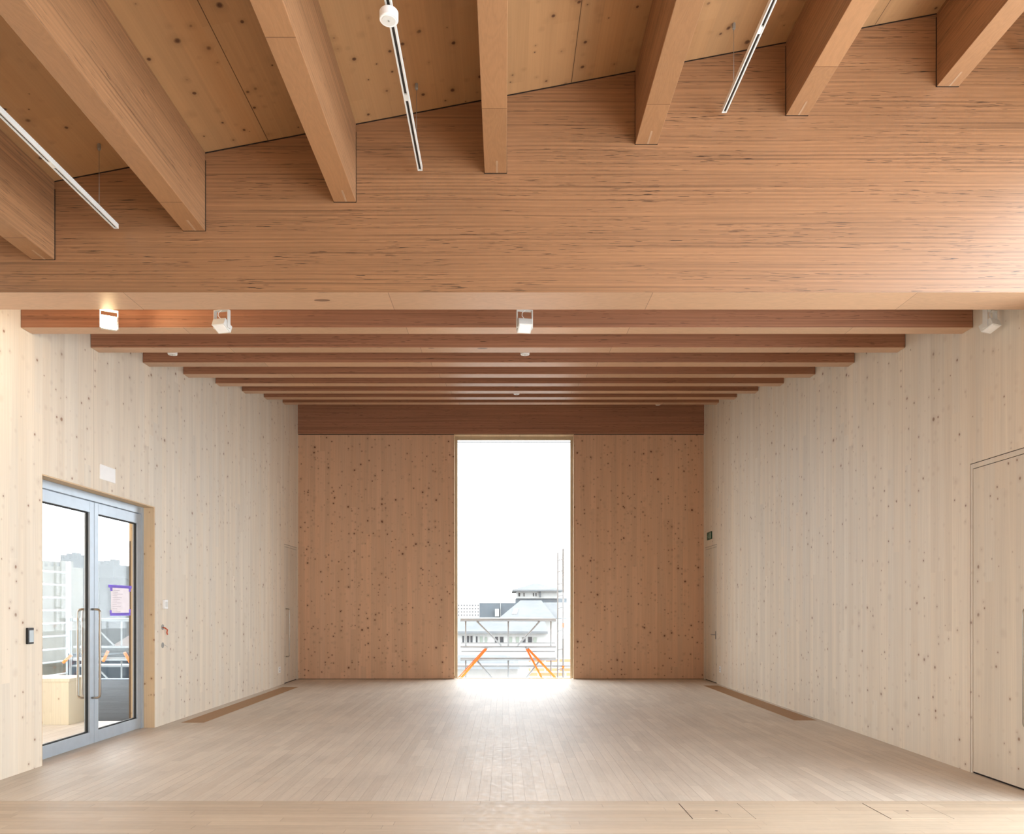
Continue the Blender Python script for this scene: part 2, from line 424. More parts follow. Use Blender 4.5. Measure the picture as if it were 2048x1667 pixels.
glazing('added_window_2', 'x', YB-.15, 2.6, 4.3, 0, 2.4, 1)  # unseen rear window, added and sized to tune the daylight
glazing('window_3', 'y', HX+.15, -3.4, 5.74, 0, 5.2, 5)

# ceilings
bm = bm_new()
xa, xb = XL-.3, HX+.3
prism(bm, [(xa, ceil_front(xa)), (xb, ceil_front(xb)), (xb, ceil_front(xb)+.2), (xa, ceil_front(xa)+.2)], YB-.3, YG0-.006, 'y', 0)
prism(bm, [(xa, ceil_front(xa)+.2), (xb, ceil_front(xb)+.2), (xb, ceil_front(xb)+.3), (xa, ceil_front(xa)+.3)], YB-.3, YG1+.1, 'y', 1)
struct('ceiling', bm, ['ceil', 'gap'])
y0, y1 = YG1+.001, YE+.3; bm = bm_new()
prism(bm, [(y0, ceil_inner(y0)), (y1, ceil_inner(y1)), (y1, ceil_inner(y1)+.2), (y0, ceil_inner(y0)+.2)], XL-.3, XR+.3, 'x', 0)
struct('ceiling', bm, ['ceil'])

# main window in the end wall
w1 = thing('window_1', ((WX0+WX1)/2, YE+.15, 0), kind='structure')
bm = bm_new()
bx(bm, WX0, WX0+.012, YE-.008, YE+.14, 0, WZ1); bx(bm, WX1-.012, WX1, YE-.008, YE+.14, 0, WZ1); bx(bm, WX0+.012, WX1-.012, YE-.008, YE+.14, WZ1-.012, WZ1)
obj('lining', bm, 'reveal', w1)
bm = bm_new(); a, b, top = WX0+.012, WX1-.012, WZ1-.012
bx(bm, a, a+.055, YE+.14, YE+.20, 0, top); bx(bm, b-.055, b, YE+.14, YE+.20, 0, top)
bx(bm, a+.055, b-.055, YE+.14, YE+.20, top-.07, top); bx(bm, a+.055, b-.055, YE+.14, YE+.20, 0, .012)
obj('window_frame', bm, 'win_frame', w1)
bm = bm_new(); bx(bm, a+.055, b-.055, YE+.185, YE+.20, top-.115, top-.10)
obj('glazing_bar', bm, 'galv', w1)
obj('window_pane', box(a+.05, b-.05, YE+.165, YE+.177, .01, top-.06), 'glass', w1)

# ------------------------------------------------------------------ timber frame
g = bm_new()
prism(g, [(XL+.001, 3.945), (XR-.001, 3.945), (XR-.001, ceil_front(XR)+.198), (XL+.001, ceil_front(XL)+.198)], YG0, YG1, 'y', 0)
for f in g.faces:
    if f.normal.z < -.9: f.material_index = 1
tag(obj('girder', g, ['lvl', 'ven_x'], origin=(0, YG0, 3.945)),
    'deep laminated timber girder spanning the whole width below the sloping front ceiling', 'beam')
end = bm_new(); bx(end, XL, XR, YE-.035, YE, 5.268, 6.42, 0, 1)
tag(obj('wall_beam', end, ['lvl_dim', 'ven_x'], origin=(0, YE-.035, 5.268)),
    'reddish brown timber beam lying on the end wall directly above the tall window', 'beam')
ordn = ['nearest the big girder', 'second behind the big girder', 'third behind the big girder', 'fourth behind the big girder',
        'fifth behind the big girder', 'sixth behind the big girder', 'second last before the end wall', 'last before the end wall']
for i in range(1, 9):
    y, z = beam_y(i), beam_z(i)
    b = bm_new(); bx(b, XL+.004, XR-.004, y, y+.163, z, ceil_inner(y)+.0, 0, 1)
    tag(obj('ceiling_beam', b, ['lvl_dim', 'ven_x'], origin=(0, y, z), bevel=.003),
        'brown cross beam between the pale side walls, ' + ordn[i-1], 'beam', 'cross beams over the stage')
rl = ['leftmost, cut by the left picture edge', 'ending above the lit lamp, second from left', 'just left of the round ceiling light',
      'the middle one seen straight from below', 'first right of the middle one', 'second right of the middle one',
      'at the top right corner']
for k in range(-3, 4):
    x0 = (969.2-1008)*YG0/F + k*1.162; x1 = x0+.170; z = 4.862 + .2225*k
    b = bm_new(); ya, yb = YB, YG0-.006
    vs = bx(b, x0, x1, ya, yb, z, ceil_front(x0), 0, 1)
    for v in (vs[5], vs[6]): v.co.z = ceil_front(x1)
    rr = tag(obj('rafter', b, ['lvl', 'ven_y'], origin=((x0+x1)/2, yb, z), bevel=.003),
        'orange-brown timber rafter running towards the girder, ' + rl[k+3], 'rafter', 'rafters under the front ceiling')
    obj('painted_gap_shade', box(x0-.0025, x1+.0025, yb+.0005, YG0-.0005, z-.001, ceil_front(x0)-.03), 'gap', rr)  # dark plate painting the shade between rafter end and girder
    pin = bm_new(); bx(pin, (x0+x1)/2-.006+.01, (x0+x1)/2+.008+.01, yb-.16, yb-.005, z-.0012, z+.01)
    # pale filler strip over the hidden steel hanger
    obj('filler_strip', pin, 'filler', rr)

# ------------------------------------------------------------------ glass double door
d1 = thing('door_1', (XL-.17, (DL[0]+DL[1])/2, 0), kind='structure')
fx0, fx1 = XL-.21, XL-.135                   # frame depth
# timber lining of the opening
bm = bm_new()
bx(bm, XL-.299, XL-.003, DL[1]-.012, DL[1]-.001, 0, DL[3]-.012); bx(bm, XL-.299, XL-.003, DL[0]+.001, DL[0]+.012, 0, DL[3]-.012)
bx(bm, XL-.299, XL-.003, DL[0]+.001, DL[1]-.001, DL[3]-.012, DL[3]-.001)
obj('lining', bm, 'reveal', d1)
a, b, top = DL[0]+.013, DL[1]-.013, DL[3]-.013
bm = bm_new()
bx(bm, fx0, fx1, a, a+.06, 0, top); bx(bm, fx0, fx1, b-.06, b, 0, top); bx(bm, fx0, fx1, a+.06, b-.06, top-.085, top)
obj('door_frame', bm, 'alu', d1, bevel=.003)
mid = 8.365
for y0, y1, hs in ((a+.064, mid-.003, 'L'), (mid+.003, b-.064, 'R')):
    leaf = bm_new(); z0, z1 = .012, top-.095; st = .085
    lx0, lx1 = fx0+.005, fx1-.006
    bx(leaf, lx0, lx1, y0, y0+st, z0, z1); bx(leaf, lx0, lx1, y1-st, y1, z0, z1)
    bx(leaf, lx0, lx1, y0+st, y1-st, z0, z0+.13); bx(leaf, lx0, lx1, y0+st, y1-st, z1-.12, z1)
    lo = obj('door_leaf', leaf, 'alu', d1, bevel=.002)
    gk = bm_new(); xm = (lx0+lx1)/2
    for p, q, r_, s_ in ((y0+st, y0+st+.012, z0+.13, z1-.12), (y1-st-.012, y1-st, z0+.13, z1-.12), (y0+st+.012, y1-st-.012, z0+.13, z0+.142), (y0+st+.012, y1-st-.012, z1-.132, z1-.12)):
        bx(gk, xm-.012, xm+.012, p, q, r_, s_)
    obj('gasket', gk, 'gasket', lo)
    obj('glass_pane', box(xm-.008, xm+.008, y0+st+.004, y1-st-.004, z0+.134, z1-.124), 'glass_door', lo)
    hy = 8.318 if hs == 'L' else 8.412
    def dpull(x_in, out, y, z0_, z1_, r=.0125, w=.09):
        bmh = bm_new(); rad = .035; pts = [(x_in, y, z1_-.0)]
        xo = x_in+out*w
        for t in range(7):
            an = math.pi/2*t/6; pts.append((xo-out*rad+out*rad*math.sin(an), y, z1_-rad+rad*math.cos(an)))
        for t in range(7):
            an = math.pi/2*t/6; pts.append((xo-out*rad+out*rad*math.cos(an), y, z0_+rad-rad*math.sin(an)))
        pts.append((x_in, y, z0_)); tube(bmh, pts, r, 12); return bmh
    if hs == 'L':
        obj('pull_handle', dpull(lx1, 1, hy, .52, 1.50), 'steel', lo)
        obj('pull_handle', dpull(lx0, -1, hy, .52, 1.50), 'steel', lo)
    else:
        obj('pull_handle', dpull(lx0, -1, hy, .52, 1.50), 'steel', lo)

# notice taped inside the right leaf: sheet and tape
xg = (fx0+.005+fx1-.006)/2 + .0085
def yl(px, X): return abs(X)*F/(1008-px)
def zl(py, Y): return 1.5 + (1218-py)*Y/F
nt_y0, nt_y1 = yl(222, xg), yl(259, xg)
nz1, nz0 = zl(1172, (nt_y0+nt_y1)/2), zl(1228, (nt_y0+nt_y1)/2)
nt = thing('notice', (xg, (nt_y0+nt_y1)/2, nz0), 'white paper notice taped with purple tape to the right glass door leaf', 'notice')
obj('sheet', box(xg, xg+.0008, nt_y0, nt_y1, nz0, nz1), 'paper', nt)
bm = bm_new()
for k in range(14):
    zz = nz1-.05-k*.021; ln = random.uniform(.25, .85)*(nt_y1-nt_y0-.06)
    if zz > nz0+.03: bx(bm, xg+.0008, xg+.0012, nt_y0+.03, nt_y0+.03+ln, zz-.004, zz)
obj('print', bm, 'ink', nt)
for (p, q, r_, s_) in ((nt_y0-.06, nt_y1+.05, nz1-.022, nz1+.012), (nt_y0-.02, nt_y1+.02, nz0-.015, nz0+.018), (nt_y0-.02, nt_y0+.03, nz1-.06, nz1-.023), (nt_y1-.02, nt_y1+.025, nz1-.06, nz1-.023), (nt_y0-.03, nt_y0+.015, nz0+.019, nz0+.05), (nt_y1-.015, nt_y1+.025, nz0+.019, nz0+.06)):
    obj('tape', box(xg+.0012, xg+.0018, p, q, r_, s_), 'purple', nt)

# ------------------------------------------------------------------ flush timber doors
def flush_door(name, X, side, y0, y1, z1, handle, hinge):
    """side = +1: room lies towards +X"""
    t = thing(name, (X, (y0+y1)/2, 0), kind='structure')
    s = side
    def B(bm, xa_, xb_, *r): bx(bm, min(xa_, xb_), max(xa_, xb_), *r)
    bm = bm_new()
    B(bm, X-s*.055, X-s*.001, y0+.007, y0+.037, 0, z1-.007); B(bm, X-s*.055, X-s*.001, y1-.037, y1-.007, 0, z1-.007)
    B(bm, X-s*.055, X-s*.001, y0+.037, y1-.037, z1-.050, z1-.007)
    obj('door_frame', bm, 'door_wood', t)
    bm = bm_new(); B(bm, X-s*.050, X-s*.003, y0+.043, y1-.043, .016, z1-.056)
    lf = obj('door_leaf', bm, 'door_wood', t)
    bm = bm_new(); B(bm, X-s*.059, X-s*.0552, y0+.001, y1-.001, 0, z1-.001)
    B(bm, X-s*.0552, X-s*.005, y0+.0005, y0+.0068, 0, z1-.001); B(bm, X-s*.0552, X-s*.005, y1-.0068, y1-.0005, 0, z1-.001)
    B(bm, X-s*.0552, X-s*.005, y0+.0068, y1-.0068, z1-.0068, z1-.0005)
    B(bm, X-s*.0552, X-s*.008, y0+.0372, y0+.0428, .001, z1-.0565); B(bm, X-s*.0552, X-s*.008, y1-.0428, y1-.0372, .001, z1-.0565)
    B(bm, X-s*.0552, X-s*.008, y0+.0372, y1-.0372, z1-.0558, z1-.0502)
    B(bm, X-s*.045, X-s*.006, y0+.043, y1-.043, .001, .0155)
    obj('painted_gap_shade', bm, 'gap', t)  # dark strips painting the shade in the gaps around frame and leaf
    if handle[0] == 'pull': obj('pull_handle', dpull(X-s*.003, s, handle[1], .54, 1.51, .011, .075), 'steel', lf)
    else:
        bm = bm_new(); y, z = handle[1], .985
        bx(bm, min(X-s*.003, X+s*.006), max(X-s*.003, X+s*.006), y-.02, y+.02, z-.09, z+.07)
        tube(bm, [(X, y, z), (X+s*.05, y, z), (X+s*.055, y+.03, z), (X+s*.055, y+.14, z)], .010, 10)
        obj('lever_handle', bm, 'grey', lf)
flush_door('door_2', XL, 1, D2[0], D2[1], D2[3], ('pull', 15.24), 0)
flush_door('door_3', XR, -1, D3[0], D3[1], D3[3], ('lever', 15.24), 0)
flush_door('door_4', XR, -1, D4[0], D4[1], D4[3], ('pull', 6.10), 0)

# ------------------------------------------------------------------ floor grilles
for (x0, x1, y0, y1), lab in ((GL, 'slatted oak floor grille let into the boards along the left wall'), (GR, 'slatted oak floor grille let into the boards along the right wall')):
    t = thing('floor_grille', ((x0+x1)/2, (y0+y1)/2, -.03), lab, 'floor grille', 'floor grilles')
    bm = bm_new(); n = int((y1-y0)/.030); st = (y1-y0-.03)/n
    for k in range(n): bx(bm, x0+.012, x1-.012, y0+.017+k*st, y0+.017+k*st+st*.68, -.028, -.002)
    obj('slats', bm, 'grille', t)
    bm = bm_new()
    bx(bm, x0+.001, x0+.012, y0+.001, y1-.001, -.03, -.0005); bx(bm, x1-.012, x1-.001, y0+.001, y1-.001, -.03, -.0005)
    bx(bm, x0+.012, x1-.012, y0+.001, y0+.014, -.03, -.0005); bx(bm, x0+.012, x1-.012, y1-.014, y1-.001, -.03, -.0005)
    bx(bm, (x0+x1)/2-.01, (x0+x1)/2+.01, y0+.014, y1-.014, -.058, -.0285)
    obj('frame', bm, 'grille', t)

for x0, lab in ((1.35, 'square flush floor hatch in the front boards, the one nearer the middle'), (2.77, 'square flush floor hatch in the front boards at the right')):
    t = thing('floor_hatch', (x0+.227, 5.58, 0), lab, 'floor hatch', 'floor hatches')
    obj('cover', box(x0+.004, x0+.451, 5.374, 5.796, .0002, .0018), 'floor_front', t)
    for jx in (x0, x0+.451): obj('joint', box(jx, jx+.004, 5.37, 5.80, .0002, .0012), 'gap', t)
    bm = bm_new(); lathe(bm, [(.011, .0005), (.011, .0024)], (x0+.23, 5.58, 0), 16); obj('finger_hole', bm, 'gap', t)

# ------------------------------------------------------------------ lighting tracks under the front ceiling
tl = ['leftmost, running up to the left edge of the photo', 'left of the middle rafter, carrying the round ceiling light', 'right of the middle rafter', 'at the top right edge of the photo']
for k in range(4):
    X = -.64 + 2.32*(k-1) ; z = 4.845 + .441*(k-1); ye = 5.72; ys = -1.0
    t = thing('lighting_track', (X, ye, z), 'thin white suspended lighting track, ' + tl[k], 'lighting track', 'lighting tracks under the front ceiling')
    bm = bm_new(); hw = .018
    bx(bm, X-hw, X-hw+.009, ys, ye, z, z+.036); bx(bm, X+hw-.009, X+hw, ys, ye, z, z+.036); bx(bm, X-hw+.009, X+hw-.009, ys, ye, z+.028, z+.036)
    bx(bm, X-hw, X+hw, ye, ye+.006, z, z+.036)
    obj('rail', bm, 'whitem', t)
    bm = bm_new(); bx(bm, X-hw+.0092, X+hw-.0092, ys, ye-.001, z+.012, z+.0275)
    obj('slot', bm, 'slot', t)
    for yy in (4.88, 2.0): obj('coupler', box(X-hw+.0092, X+hw-.0092, yy, yy+.06, z+.001, z+.0119), 'whitem', t)
    for yy in (5.483, 3.9, 2.3, .7):
        zc = ceil_front(X)
        bm = bm_new(); tube(bm, [(X, yy, z+.036), (X, yy, zc-.03)], .0016, 6)
        wr = obj('suspension_wire', bm, 'grey', t)
        bm = bm_new(); lathe(bm, [(.007, -.045), (.012, -.035), (.012, 0)], (X, yy, zc), 12)
        obj('ceiling_anchor', bm, 'grey', wr)
# round sensor light on the second track
def puck(c, r, h, lab, grp, stem_to=None):
    t = thing('round_ceiling_light', c, lab, 'ceiling light', grp)
    x, y, z = c
    bm = bm_new(); lathe(bm, [(r*.94, 0), (r, .004), (r, h-.004), (r*.94, h)], c, 40); obj('housing', bm, 'white', t)
    bm = bm_new(); lathe(bm, [(r*.72, -.0025), (r*.76, 0.001)], c, 36); obj('cover', bm, 'whitem', t)
    bm = bm_new(); lathe(bm, [(r*.09, -.006), (r*.12, -.002)], c, 16); obj('lens', bm, 'grey', t)
    bm = bm_new()
    if stem_to: tube(bm, [(x, y, z+h), (x, y, stem_to)], .014, 10)
    obj('stem', bm, 'whitem', t) if stem_to else bm.free()
    return t
puck((-.64, 4.17, 4.772), .052, .048, 'white round ceiling light hanging from the track left of the middle rafter', 'round ceiling lights', 4.846)
pl = [((345, 709), 8.55, 'white round ceiling light in the beams above the glass door side, far left'),
      ((1050, 709), 8.55, 'white round ceiling light in the middle, straight behind the centre spotlight'),
      ((1033, 788), 13.25, 'tiny white round ceiling light in the middle, deep among the far beams'),
      ((1316, 809.5), 15.60, 'tiny white round ceiling light against the beam above the right of the window')]
for (px, py), Y, lab in pl:
    c = ((px-1008)*Y/F, Y, 1.5+(1218-py)*Y/F)
    puck(c, .052, .05, lab, 'round ceiling lights', ceil_inner(Y))

# ------------------------------------------------------------------ square spotlights behind the girder
lamp_mat = NT('lamp_glow'); em = lamp_mat.n.new('ShaderNodeEmission'); em.inputs[0].default_value = (1, .72, .36, 1); em.inputs[1].default_value = 60
lamp_mat.t.links.new(em.outputs[0], lamp_mat.out.inputs[0]); MAT['lamp'] = lamp_mat.m
def spot(px, lab, tilt, yaw, lit=False):
    Y = 6.45; X = (px-1008)*Y/F; zt = 1.5+(1218-620)*Y/F       # top bar height
    t = thing('spotlight', (X, Y, zt-.17), lab, 'spotlight', 'square spotlights behind the girder')
    R = Matrix.Translation((X, Y, 0)) @ Matrix.Rotation(yaw, 4, 'Z') @ Matrix.Translation((-X, -Y, 0))
    bm = bm_new(); hw = .070
    bx(bm, X-hw, X+hw, Y-.02, Y+.02, zt-.008, zt)
    bx(bm, X-hw, X-hw+.007, Y-.02, Y+.02, zt-.16, zt-.008); bx(bm, X+hw-.007, X+hw, Y-.02, Y+.02, zt-.16, zt-.008)
    obj('yoke', tr(bm, R), 'whitem', t, bevel=.001)
    bm = bm_new(); tube(bm, [(X, Y, zt), (X, Y, ceil_inner(Y)+.005)], .011, 10); obj('stem', bm, 'whitem', t)
    piv = Matrix.Translation((X, Y, zt-(.11 if lit else .135))) @ Matrix.Rotation(yaw, 4, 'Z') @ Matrix.Rotation(tilt, 4, 'X')
    bm = bm_new(); bx(bm, -.060, .060, -.055, .055, -.032, .032); tr(bm, piv)
    bd = obj('lamp_body', bm, 'whitem', t, bevel=.003)
    bm = bm_new()
    if lit: lathe(bm, [(.054, -.037), (.054, -.0325)], (0, 0, 0), 32)
    else: bx(bm, -.050, .050, -.045, .045, -.0345, -.0318)
    tr(bm, piv)
    obj('lamp_face', bm, 'lamp' if lit else 'white', bd)
    if not lit:
        bm = bm_new(); pts = [(X+.005, Y-.022, zt-.008), (X-.02, Y-.03, zt-.035), (X-.022, Y-.03, zt-.06), (X+.0, Y-.02, zt-.085), (X+.035, Y-.02, zt-.1), (X+.045, Y-.015, zt-.115)]
        tube(bm, pts, .003, 8); obj('cable', bm, 'white', t)
    return t
spot(444, 'unlit white square spotlight in the gap behind the girder, next to the lit one', math.radians(-22), math.radians(-14))
spot(1049, 'unlit white square spotlight in the middle, above the tall window', math.radians(-24), math.radians(10))
spot(1980, 'unlit white square spotlight at the right end of the girder', math.radians(-22), math.radians(24))
spot(218, 'glowing warm white square spotlight at the left end of the girder', math.radians(-80), math.radians(28), True)
pt = bpy.data.lights.new('lamp_beam', 'POINT'); pt.energy = 6; pt.color = (1, .84, .55); pt.shadow_soft_size = .04
po = bpy.data.objects.new('lamp_beam', pt); C.objects.link(po); po.location = ((218-1008)*6.45/F+.03, 6.33, 3.97)

# ------------------------------------------------------------------ small things on the walls
def wl(px, X=XL): return abs(X)*F/abs(px-1008)
Y = 8.37
t = tag(obj('sign_panel', box(XL, XL+.012, 8.21, 8.53, 2.93, 3.092), 'white', bevel=.003, origin=(XL, 8.37, 2.93)), 'blank white rectangular sign panel on the left wall above the glass door', 'sign')
t = thing('card_reader', (XL, 6.99, 1.18), 'black card reader with pale screen on the left wall before the glass door', 'card reader')
obj('housing', box(XL, XL+.022, 6.945, 7.035, 1.178, 1.328), 'black', t, bevel=.004)
obj('screen', box(XL+.022, XL+.0235, 6.965, 7.028, 1.195, 1.305), 'screen', t)
t = thing('wall_switch', (XL, 9.77, 1.505), 'white wall switch box on the left wall beyond the glass door', 'switch')
obj('housing', box(XL, XL+.035, 9.725, 9.815, 1.505, 1.625), 'white', t, bevel=.006)
obj('button', box(XL+.035, XL+.039, 9.74, 9.80, 1.53, 1.60), 'whitem', t)
for yy, zz, lab in ((9.73, 1.27, 'open round cable box with orange cables below the white switch'), (9.73, 1.035, 'empty round cable box below the one with orange cables')):
    t = thing('cable_box', (XL, yy, zz), lab, 'cable box', 'open cable boxes in the left wall')
    bm = bm_new(); lathe(bm, [(.030, 0), (.036, 0), (.036, .004), (.030, .004)], (XL, yy, zz), 24, 'x'); obj('rim', bm, 'grey', t)
    bm = bm_new(); lathe(bm, [(.029, .0005), (.029, .002)], (XL, yy, zz), 24, 'x'); obj('recess', bm, 'black', t)
    if zz > 1.2:
        for q in (-.008, .006):
            bm = bm_new(); tube(bm, [(XL, yy+q, zz), (XL+.03, yy+q*1.5, zz-.01), (XL+.045, yy+.04+q, zz-.035), (XL+.03, yy+.06+q, zz-.075), (XL+.04, yy+.055+q, zz-.10)], .0055, 8)
            obj('cable', bm, 'red', t)
    else:
        bm = bm_new(); tube(bm, [(XL, yy, zz), (XL+.02, yy+.03, zz), (XL+.02, yy+.10, zz-.03)], .002, 6); obj('cable', bm, 'grey', t)
for X, s, yy, lab in ((XL, 1, 14.78, 'white double socket low on the left wall beside the far door'), (XR, -1, 14.9, 'white socket low on the right wall beside the far door')):
    t = thing('wall_socket', (X, yy, .25), lab, 'socket', 'wall sockets')
    bm = bm_new(); bx(bm, min(X, X+s*.012), max(X, X+s*.012), yy-.055, yy+.055, .25, .37); obj('plate', bm, 'white', t, bevel=.003)
    for z in (.285, .335):
        bm = bm_new(); lathe(bm, [(.018, 0), (.018, .002)], (X+s*.012 if s > 0 else X+s*.014, yy, z), 16, 'x'); obj('outlet', bm, 'grey', t)
# exit sign
yy0, yy1, z0, z1 = 15.49, 15.82, 2.955, 3.115
t = thing('exit_sign', (XR, 15.65, z0), 'small dark green exit sign on the right wall above the far door', 'exit sign')
obj('panel', box(XR-.02, XR, yy0, yy1, z0, z1), 'green', t, bevel=.002)
bm = bm_new(); xs = XR-.0215
def gy(u): return yy1 - u*(yy1-yy0)
bx(bm, xs, xs+.001, gy(.92), gy(.62), z0+.02, z0+.14)                        # doorway
tube(bm, [(xs, gy(.45), z0+.085), (xs, gy(.38), z0+.05), (xs, gy(.28), z0+.045)], .007, 6)
tube(bm, [(xs, gy(.45), z0+.085), (xs, gy(.52), z0+.05), (xs, gy(.50), z0+.02)], .007, 6)
tube(bm, [(xs, gy(.45), z0+.085), (xs, gy(.49), z0+.115)], .009, 6)
tube(bm, [(xs, gy(.36), z0+.085), (xs, gy(.47), z0+.105), (xs, gy(.58), z0+.09)], .005, 6)
lathe(bm, [(.010, 0), (.010, .002)], (xs-.0005, gy(.51), z0+.135), 12, 'x')
tube(bm, [(xs, gy(.08), z0+.08), (xs, gy(.24), z0+.08)], .006, 6)
obj('pictogram', bm, 'signglyph', t)

# ------------------------------------------------------------------ outside: terrace beside the hall
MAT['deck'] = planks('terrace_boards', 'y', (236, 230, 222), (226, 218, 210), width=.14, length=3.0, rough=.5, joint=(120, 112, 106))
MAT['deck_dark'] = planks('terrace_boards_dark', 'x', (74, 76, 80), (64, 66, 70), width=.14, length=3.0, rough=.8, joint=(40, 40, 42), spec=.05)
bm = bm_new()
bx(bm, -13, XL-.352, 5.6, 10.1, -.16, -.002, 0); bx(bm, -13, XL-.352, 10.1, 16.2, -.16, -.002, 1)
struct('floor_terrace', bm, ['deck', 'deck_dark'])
bm = bm_new(); bx(bm, -5.0, XL-.301, 10.0, 16.2, 0, 2.41, 1); bx(bm, -5.0, XL-.301, 10.0, 16.2, 2.41, 4.899, 0)
bx(bm, -11.2, -11.0, 5.8, 16.2, 4.2, 4.9, 0); bx(bm, -11.2, -11.0, 5.8, 6.2, 0, 4.2, 0); bx(bm, -11.2, -11.0, 15.8, 16.2, 0, 4.2, 0); bx(bm, -11.2, XL-.301, 5.6, 5.8, 0, 4.9, 0)
rf = bm_new(); bx(rf, -11.2, XL-.301, 5.6, 16.3, 4.901, 5.1); struct('ceiling_terrace', rf, 'wall_end')
obj_pane = thing('window_4', (-8, 16.15, 0), kind='structure')
obj('window_pane', box(-10.99, -5.01, 16.10, 16.112, .01, 4.88), 'glass', obj_pane)
q = bm_new(); bx(q, -10.995, -5.005, 16.08, 16.14, 4.82, 4.895); bx(q, -10.995, -5.005, 16.08, 16.14, 0, .02); obj('window_frame', q, 'alu', obj_pane)
portal('portal_side_room', (-8, 16.3, 2.4), (-P2, 0, 0), 6, 4.8)
portal('portal_side_room_left', (-11.3, 11, 2.1), (0, -P2, 0), 4.2, 9.6)
MAT['bench_wood'] = spruce('pale_bench_spruce', 'x', (236, 226, 204), (150, 110, 80), .8)
MAT['brown'] = plain('brown_cladding', (104, 84, 66), .7)
struct('wall_terrace', bm, ['reveal', 'brown'])
t = thing('bench', (-6.3, 10.0, 0), 'low pale timber bench box in the side room beyond the left glass leaf', 'bench')
obj('body', box(-7.4, -5.66, 9.75, 10.25, 0, .56), 'bench_wood', t)
obj('seat_board', box(-7.42, -5.64, 9.73, 10.27, .56, .60), 'bench_wood', t, bevel=.004)
tag(obj('steel_post', box(-5.74, -5.70, 10.3, 10.36, 0, 2.2), 'whitem', origin=(-5.72, 10.33, 0)), 'slim white metal post behind the low timber bench, through the glass door', 'post')

# scaffold along the facade, seen through the end window and the glass door
def PX(px, Y): return (px-1008)*Y/F
def PZ(py, Y): return 1.5+(1218-py)*Y/F
SY = 17.6
def T(parent, name, a, b, r, m, n=8):
    bm = bm_new(); tube(bm, [a, b], r*1.15, n); return obj(name, bm, m, parent)
def guard(t, x0, x1, zt=1.255, zb=.62, lean=0):
    Yy = SY
    T(t, 'top_rail', (x0, Yy, zt), (x1, Yy, zt), .034, 'galv'); T(t, 'bottom_rail', (x0, Yy, zb), (x1, Yy, zb), .022, 'galv')
    xm = (x0+x1)/2
    for x in (x0+.12, xm, x1-.12): T(t, 'upright', (x, Yy, zb), (x, Yy, zt), .016, 'galv')
    T(t, 'brace', (x0+.38, Yy-.02, zt-.03), (xm-.16, Yy-.02, zb+.03), .018, 'galv')
    T(t, 'brace', (x1-.38, Yy-.02, zt-.03), (xm+.22, Yy-.02, zb+.03), .018, 'galv')
def obrace(t, p, q, dy, w):
    Yy = SY+dy
    a = Vector((PX(p[0], Yy), Yy, PZ(p[1], Yy))); b = Vector((PX(q[0], Yy), Yy, PZ(q[1], Yy))); d = (b-a)
    o = T(t, 'orange_brace', a, a+d*1.4, w, 'orange')
    T(o, 'end_fitting', a-d*.05, a, w*.7, 'galv')
sc = thing('scaffold', (.3, SY, -8.6), 'galvanised scaffold with orange braces and a tall mast outside the end window', 'scaffold', 'facade scaffolds')
guard(sc, -1.02, 1.22); guard(sc, -1.02, 1.22, .335, -.40)
T(sc, 'thin_rail', (-1.02, SY+.3, .50), (1.22, SY+.3, .50), .012, 'galv'); T(sc, 'thin_rail', (-1.02, SY+.3, .70), (1.22, SY+.3, .70), .010, 'galv')
T(sc, 'standard', (-1.25, SY, -8.6), (-1.25, SY, 1.7), .024, 'galv')
T(sc, 'standard', (PX(1116, SY), SY+.1, -8.6), (PX(1116, SY), SY+.1, PZ(1104, SY)), .014, 'galv')
T(sc, 'standard', (PX(1127, SY), SY+.1, -8.6), (PX(1127, SY), SY+.1, PZ(1096, SY)), .020, 'galv')
for py in (1120, 1143, 1168, 1192, 1216, 1262, 1300, 1340):
    T(sc, 'rung', (PX(1116, SY), SY+.1, PZ(py, SY)), (PX(1127, SY), SY+.1, PZ(py-3, SY)), .009, 'galv')
for py, h in ((1250, .10), (1334, .06)):
    obj('orange_clamp', box(PX(1125, SY), PX(1129, SY), SY+.07, SY+.13, PZ(py, SY)-h/2, PZ(py, SY)+h/2), 'orange', sc)
obj('deck_board', box(-1.2, 1.6, SY+.1, SY+.6, .14, .18), 'galv', sc)
obrace(sc, (969, 1297), (917, 1354), -.03, .010); obrace(sc, (972.5, 1297), (923, 1354), -.09, .024)
obrace(sc, (1053, 1297), (1083, 1354), -.03, .020); obrace(sc, (1056, 1297), (1110, 1354), -.09, .024)
sc = thing('scaffold', (-7.7, SY, -8.6), 'galvanised scaffold with criss-cross braces seen through the glass double door', 'scaffold', 'facade scaffolds')
for x0, x1 in ((-7.75, -5.55), (-10.1, -7.85)):
    guard(sc, x0, x1); guard(sc, x0, x1, .335, -.30)
for x in (-10.2, -7.8, -5.5): T(sc, 'standard', (x, SY+.05, -8.6), (x, SY+.05, 1.35), .024, 'galv')
obj('deck_board', box(-10.2, -5.4, SY+.1, SY+.6, .14, .18), 'galv', sc)
obrace(sc, (216, 1301), (209, 1316), -.05, .03); obrace(sc, (249, 1304), (257, 1318), -.05, .03); obrace(sc, (143, 1309), (131, 1320), -.05, .03)

